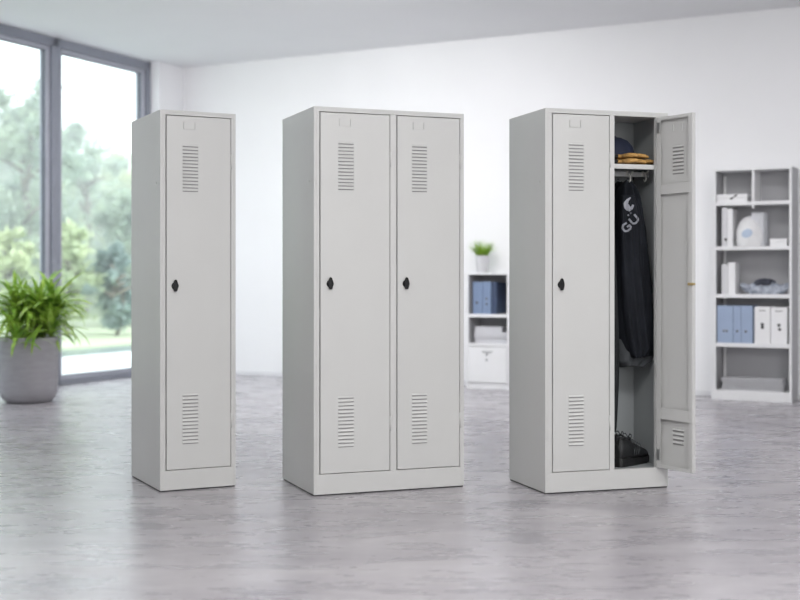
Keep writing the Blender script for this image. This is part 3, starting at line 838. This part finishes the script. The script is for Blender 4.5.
def paper_stack(fr, px0, px1, z0, tops, depth, label, m='paper', dep=.20, name='paper_stack', cat='papers', jit=.008, seed=0):
    rnd = random.Random(seed)
    x0, D0 = unp(fr, px0, depth); x1, _ = unp(fr, px1, depth); w = x1 - x0
    r = thing(name, label, cat, fpt(fr, x0, depth, z0), fr[2])
    z = 0
    for k, h in enumerate(tops):
        b = MB(); n = max(3, int(h / .006)); hh = h / n
        sx, sy = rnd.uniform(-jit, jit), rnd.uniform(-jit, jit)
        for q in range(n):
            e = rnd.uniform(-.002, .002)
            b.box(.01 + sx + e, w - .01 + sx + e, .01 + sy, dep - .01 + sy, z + q * hh, z + (q + .86) * hh, m)
            b.box(.013 + sx, w - .013 + sx, .013 + sy, dep - .013 + sy, z + (q + .86) * hh, z + (q + 1) * hh, m)
        b.build('bundle', r, bevel=.001); z += h
    return r
hz_ = lambda fr, px, py, d: lp(fr, px, py, d).z
H = hz_(CF, 490, 326.8, .06) - z2
paper_stack(CF, 472.5, 507.0, z2, [H * .34, H * .33], .05, 'stack of two white paper bundles on the lower shelf of the small cabinet', dep=.20, seed=2)
paper_stack(CF, 474, 503.0, z2 + H * .67, [H * .33], .055, 'shorter white folded bundle lying on the paper stack in the small cabinet', dep=.19, seed=4, name='paper_bundle')
# little plant on top
pcx, pD = unp(CF, 482.2, .12)
sp = thing('potted_grass', 'little bright green grass plant in a white pot on the small cabinet', 'plant', fpt(CF, pcx, .12, CT), CF[2])
s1 = pD / F
b = MB(); b.lathe([(.01, 0), (5.0 * s1, 0), (5.5 * s1, .006), (7.3 * s1, 16 * s1), (7.4 * s1, 17 * s1), (6.8 * s1, 17 * s1), (6.5 * s1, 15 * s1), (.01, 15 * s1)], 'whitepot', 36); b.build('pot', sp)
b = MB(); b.lathe([(6.4 * s1, 15.1 * s1), (3 * s1, 15.8 * s1), (.002, 16 * s1)], 'soil', 24); b.build('soil', sp)
b = MB(); rnd = random.Random(5)
for q in range(210):
    a = rnd.uniform(0, 6.28); r = 5 * s1 * math.sqrt(rnd.random())
    strap_leaf(b, (r * math.cos(a), r * math.sin(a), 15.5 * s1), a + rnd.uniform(-.6, .6), rnd.uniform(.11, .19), rnd.uniform(.002, .004), rnd.uniform(.85, 1.55), rnd.uniform(.3, 1.3), 'leaf2', 6)
b.build('foliage', sp, recalc=False)

# ------------------------------------------------------------------ bookcase
BF = wall_frame(713.0, .262); BW = unp(BF, 792.0)[0]; BDp = .25
bk = thing('bookcase', 'tall white and grey bookcase against the back wall, right of the open locker', 'bookcase', (BF[0], BF[1], 0), BF[2])
zb_ = lambda py, px=716: lp(BF, px, py).z
BT = zb_(169.2); t = .022
b = MB(); b.box(0, t, 0, BDp, 0, BT, 'whitelam'); b.build('side_panel', bk, bevel=.001)
b = MB(); b.box(BW - t, BW - .002, 0, BDp, 0, BT, 'whitelam'); b.box(BW - .002, BW, .002, BDp, 0, BT, 'greylam'); b.build('side_panel', bk, bevel=.001)
b = MB(); b.box(t, BW - t, 0, BDp, BT - .018, BT, 'whitelam'); b.build('top_panel', bk, bevel=.001)
b = MB(); b.box(t, BW - t, BDp - .006, BDp, .06, BT - .018, 'greylam')
seam = unp(BF, 762, BDp)[0]; b.box(seam - .002, seam + .002, BDp - .0075, BDp - .006, .06, BT - .018, 'greylam2')
b.box(t, t + .002, .02, BDp - .006, .06, BT - .018, 'greylam'); b.build('back_panel', bk)
levels = [(zb_(202.4), zb_(205.8)), (zb_(246.6), zb_(250.2)), (zb_(294.0), zb_(297.8)), (zb_(342.6), zb_(346.6))]
for top, bot in levels:
    b = MB(); b.box(t + .002, BW - t, .001, BDp - .008, bot, top, 'whitelam'); b.build('shelf', bk, bevel=.0015)
PL = zb_(389.8)
b = MB(); b.box(t + .002, BW - t, .0, BDp - .008, PL - .015, PL, 'whitelam'); b.build('bottom_shelf', bk)
b = MB(); b.box(-.012, BW, -.010, .0, 0, PL, 'whitelam'); b.build('plinth', bk, bevel=.001)
dx = unp(BF, 753)[0]
b = MB(); b.box(dx - .010, dx + .010, .001, BDp - .008, levels[0][0], BT - .018, 'whitelam'); b.build('divider', bk, bevel=.001)
b = MB(); b.box(dx - .008, dx + .008, .001, .03, levels[0][1] - .03, levels[0][1], 'whitelam'); b.build('divider_peg', bk, bevel=.001)
pxx = unp(BF, 724.8, BDp - .03)[0]
b = MB(); b.box(pxx - .010, pxx + .010, BDp - .035, BDp - .0075, .06, BT - .045, 'whitelam'); b.build('rear_post', bk, bevel=.001)

ring_binder(BF, 717.2, 733.0, levels[3][0], 305.6, .012, 'binder', 'wide light blue binder, leftmost on the fourth shelf of the bookcase', 'binders in the bookcase', ((.42, .32, .008), (.60, .32, .008)), dep=.20, rim='navy')
ring_binder(BF, 733.4, 741.0, levels[3][0], 305.6, .012, 'binder', 'narrow light blue binder, middle of the three blue ones in the bookcase', 'binders in the bookcase', ((.5, .32, .009),), dep=.20, rim='navy')
ring_binder(BF, 741.3, 752.6, levels[3][0], 305.6, .012, 'binder', 'light blue binder next to the white binders in the bookcase', 'binders in the bookcase', ((.4, .31, .009),), dep=.20, rim='navy')
ring_binder(BF, 754.6, 770.2, levels[3][0], 306.6, .012, 'binder_w', 'white binder standing against the blue binders in the bookcase', 'binders in the bookcase', ((.5, .52, .012), (.5, .44, .012)), dep=.20, tag_top=True)
ring_binder(BF, 770.8, 787.0, levels[3][0], 307.2, .012, 'binder_w', 'white binder at the right end of the fourth bookcase shelf', 'binders in the bookcase', ((.5, .51, .012), (.55, .40, .011)), dep=.20, tag_top=True)
ring_binder(BF, 721.8, 727.2, levels[1][0], 207.8, .03, 'binder_g', 'pale grey binder with a black hole, left one on the second bookcase shelf', 'binders in the bookcase', ((.75, .18, .011),), dep=.18)
ring_binder(BF, 727.5, 732.4, levels[1][0], 208.8, .03, 'binder_w', 'slim white binder beside the pale grey one on the second bookcase shelf', 'binders in the bookcase', dep=.18)
ring_binder(BF, 721.5, 728.0, levels[2][0], 264.5, .03, 'binder_g', 'pale grey folder with plain spine, left one on the third bookcase shelf', 'binders in the bookcase', dep=.17)
ring_binder(BF, 728.3, 735.2, levels[2][0], 262.6, .03, 'binder_w', 'white folder beside the pale grey one on the third bookcase shelf', 'binders in the bookcase', dep=.17)

def carton(px0, px1, z0, py_top, depth, label, dep, bow=False, name='carton'):
    x0, D0 = unp(BF, px0, depth); x1, _ = unp(BF, px1, depth); w = x1 - x0; h = EYE + (HZ - py_top) * D0 / F - z0
    r = thing(name, label, 'box', fpt(BF, x0, depth, z0), BF[2])
    b = MB(); b.box(.002, w - .002, .002, dep - .002, 0, h * .52, 'binder_w'); b.build('base', r, bevel=.002)
    b = MB(); b.box(0, w, 0, dep, h * .54, h, 'binder_w'); b.build('lid', r, bevel=.002)
    if bow:
        b = MB()
        for (cx, cz, an) in ((.50, .48, .5), (.62, .78, .45)):
            b.box(-.014, .014, -.002, 0, -.006, .006, 'black', mx=Matrix.Translation((w * cx, 0, h * cz)) @ Matrix.Rotation(-an, 4, 'Y'))
        b.build('label_mark', r)
    return r
carton(716.6, 747.2, levels[0][0], 194.6, .03, 'flat white box with a black mark on the upper left bookcase shelf', .17, True)
carton(769.5, 787.0, levels[1][0], 238.8, .03, 'small plain white box at the right of the second bookcase shelf', .13)

# white pouch with blue patch
def blob(rx, ry, h, seed, m, n=36, k=20, amp=.07, side=None):
    rnd = random.Random(seed); ph = [rnd.uniform(0, 6.28) for _ in range(8)]; rings = []
    for j in range(k + 1):
        t = j / k; z = h * t
        rr = (1 - t ** 2.6) ** .5 * (1 - .10 * (1 - t) ** 4) if t < 1 else .02
        ring = []
        for i in range(n):
            a = 2 * PI * i / n
            f = 1 + amp * math.sin(3 * a + ph[0] + 4 * t) + amp * .6 * math.sin(7 * a + ph[1] - 6 * t) + amp * .4 * math.sin(11 * a + ph[2] + 13 * t)
            ring.append(Vector((rx * rr * f * math.cos(a), ry * rr * f * math.sin(a), z)))
        rings.append(ring)
    return rings
c0, D0 = unp(BF, 735, .11); c1, _ = unp(BF, 765, .11)
rx = (c1 - c0) / 2; hh = (247.0 - 216.5) * D0 / F
pb = thing('drawstring_bag', 'puffy white fabric bag with a light blue patch on the second bookcase shelf', 'bag', fpt(BF, (c0 + c1) / 2, .115, levels[1][0]), BF[2])
b = MB(); b.loft(blob(rx * .98, .095, hh, 4, 'cloth_w', amp=.04), 'cloth_w'); bb_ = b.build('body', pb)
b = MB(); b.loft([[Vector((x, y + .015 * math.sin(9 * x), z)) for x, y in ((rx * .15, -.055), (rx * .95, -.050), (rx * 1.12, .02), (rx * .95, .07), (rx * .2, .06))] for z in (.004, hh * .4, hh * .8, hh * 1.10)], 'cloth_g', smooth=False); b.build('side_pocket', pb, bevel=.01)
tv = BVHTree.FromPolygons([v.co.copy() for v in bb_.data.vertices], [list(p.vertices) for p in bb_.data.polygons])
b = MB(); rings = []
for rr in (1.0, .7, .4, .05):
    ring = []
    for i in range(24):
        a = 2 * PI * i / 24; x = -rx * .05 + rx * .36 * rr * math.cos(a); z = hh * .42 + hh * .14 * rr * math.sin(a) + .15 * (x + rx * .05)
        h = tv.ray_cast(Vector((x, -1, z)), Vector((0, 1, 0))); y = h[0].y if h[0] is not None else -.09
        ring.append(Vector((x, y - .003, z)))
    rings.append(ring)
b.loft([[v + Vector((0, .004, 0)) for v in rings[0]]] + rings, 'emblem'); tag(b.build('patch', pb), 'light blue oval patch')

# crumpled bundle
def bundle(cx_px, w_px, top_py, d, z0, seed, m, label, name, ry=.07, parts=None):
    cx, D = unp(BF, cx_px, d); r = thing(name, label, 'bundle', fpt(BF, cx, d, z0), BF[2])
    rx = w_px / 2 * D / F; h = EYE + (HZ - top_py) * D / F - z0
    b = MB(); rg = blob(rx, ry, h, seed, m, 44, 18, .13)
    b.loft(rg, m); b.build('body', r); return r, rx, h
zz = levels[2][0]
r, rx, h = bundle(765.5, 36, 280.5, .10, zz, 8, 'wrap', 'crumpled grey plastic bundle with a dark cloth top on the third bookcase shelf', 'wrapped_bundle')
b = MB(); rg = blob(rx * .62, .055, h * .55, 5, 'wrap_d', 36, 12, .12)
b.loft([[v + Vector((-.005, -.01, h * .62)) for v in q] for q in rg], 'wrap_d'); tag(b.build('cloth_top', r), 'dark navy cloth')
for s_, a in ((1, .35), (-1, 2.7)):
    b = MB(); rg = blob(.03, .03, .09, 20 + s_, 'wrap', 20, 8, .16)
    R = Matrix.Translation((s_ * rx * .85, -.02, h * .35)) @ Matrix.Rotation(s_ * 1.1, 4, 'Y')
    b.loft([[R @ v for v in q] for q in rg], 'wrap'); b.build('loose_end', r)

hh = zb_(377.5) - PL
paper_stack(BF, 720.5, 784.5, PL, [hh * .36, hh * .34, hh * .30], .02, 'thick stack of grey papers on the bottom shelf of the bookcase', 'paper_g', dep=.19, seed=8, jit=.009)

# ------------------------------------------------------------------ light
def area(name, loc, target, sx, sy, power, col=(1, 1, 1), spread=180):
    l = bpy.data.lights.new(name, 'AREA'); l.shape = 'RECTANGLE'; l.size = sx; l.size_y = sy; l.energy = power; l.color = col
    l.spread = math.radians(spread)
    o = bpy.data.objects.new(name, l); COL.objects.link(o); o.location = loc
    o.rotation_euler = (Vector(target) - Vector(loc)).to_track_quat('-Z', 'Y').to_euler(); return o
area('front_fill', (2.2, FRONT_Y + .3, 1.9), (0.2, 6, 1.0), 6.0, 2.2, 225, (1, .995, .985))  # added fill behind the view; the front wall has no window
area('ceiling_fill_front', (1.0, 2.6, CEIL - .05), (0.9, 3.4, 0), 5.0, 1.6, 275, (1, .995, .985))  # unseen overhead fill, added to light locker fronts and floor from above
area('side_fill', (-5.2, 3.2, 1.9), (0, 5.6, .8), 3.0, 2.0, 25, (1, .99, .97))  # added fill for the locker sides; the left wall is solid here
area('ceiling_fill_back', (0.6, 8.9, CEIL - .05), (0.9, 9.4, 0), 6.5, 1.2, 118, (1, .99, 1))  # unseen fill added to lift the rear of the room
area('wall_wash_fill', (-0.8, 8.6, 3.1), (-1.2, 12.9, 1.2), 2.4, 0.5, 34, (1, .99, 1), 120)  # added unseen light that brightens the middle of the back wall
sl = bpy.data.lights.new('hazy_sun', 'SUN'); sl.energy = 2.0; sl.angle = math.radians(12); sl.color = (1, .98, .94)
so = bpy.data.objects.new('hazy_sun', sl); COL.objects.link(so); so.location = (10, -5, 20)
so.rotation_euler = Vector((-.35, .75, -.6)).to_track_quat('-Z', 'Y').to_euler()

w = bpy.data.worlds.new('overcast_sky'); SC.world = w; w.use_nodes = True
bg = w.node_tree.nodes['Background']
tcw = w.node_tree.nodes.new('ShaderNodeTexCoord'); sx = w.node_tree.nodes.new('ShaderNodeSeparateXYZ'); rw = w.node_tree.nodes.new('ShaderNodeValToRGB')
w.node_tree.links.new(tcw.outputs['Generated'], sx.inputs[0]); w.node_tree.links.new(sx.outputs['Z'], rw.inputs[0])
rw.color_ramp.elements[0].position = 0.0; rw.color_ramp.elements[0].color = (.92, .955, 1, 1)
rw.color_ramp.elements[1].position = 0.7; rw.color_ramp.elements[1].color = (.88, .935, 1, 1)
w.node_tree.links.new(rw.outputs[0], bg.inputs[0]); bg.inputs[1].default_value = 3.0

SC.view_settings.view_transform = 'Standard'; SC.view_settings.look = 'None'
SC.view_settings.exposure = 0.0; SC.view_settings.gamma = 1.0; SC.view_settings.use_curve_mapping = False
SC.cycles.use_denoising = True
SC.cycles.max_bounces = 8; SC.cycles.volume_bounces = 1; SC.cycles.transparent_max_bounces = 12
SC.cycles.sample_clamp_indirect = 6
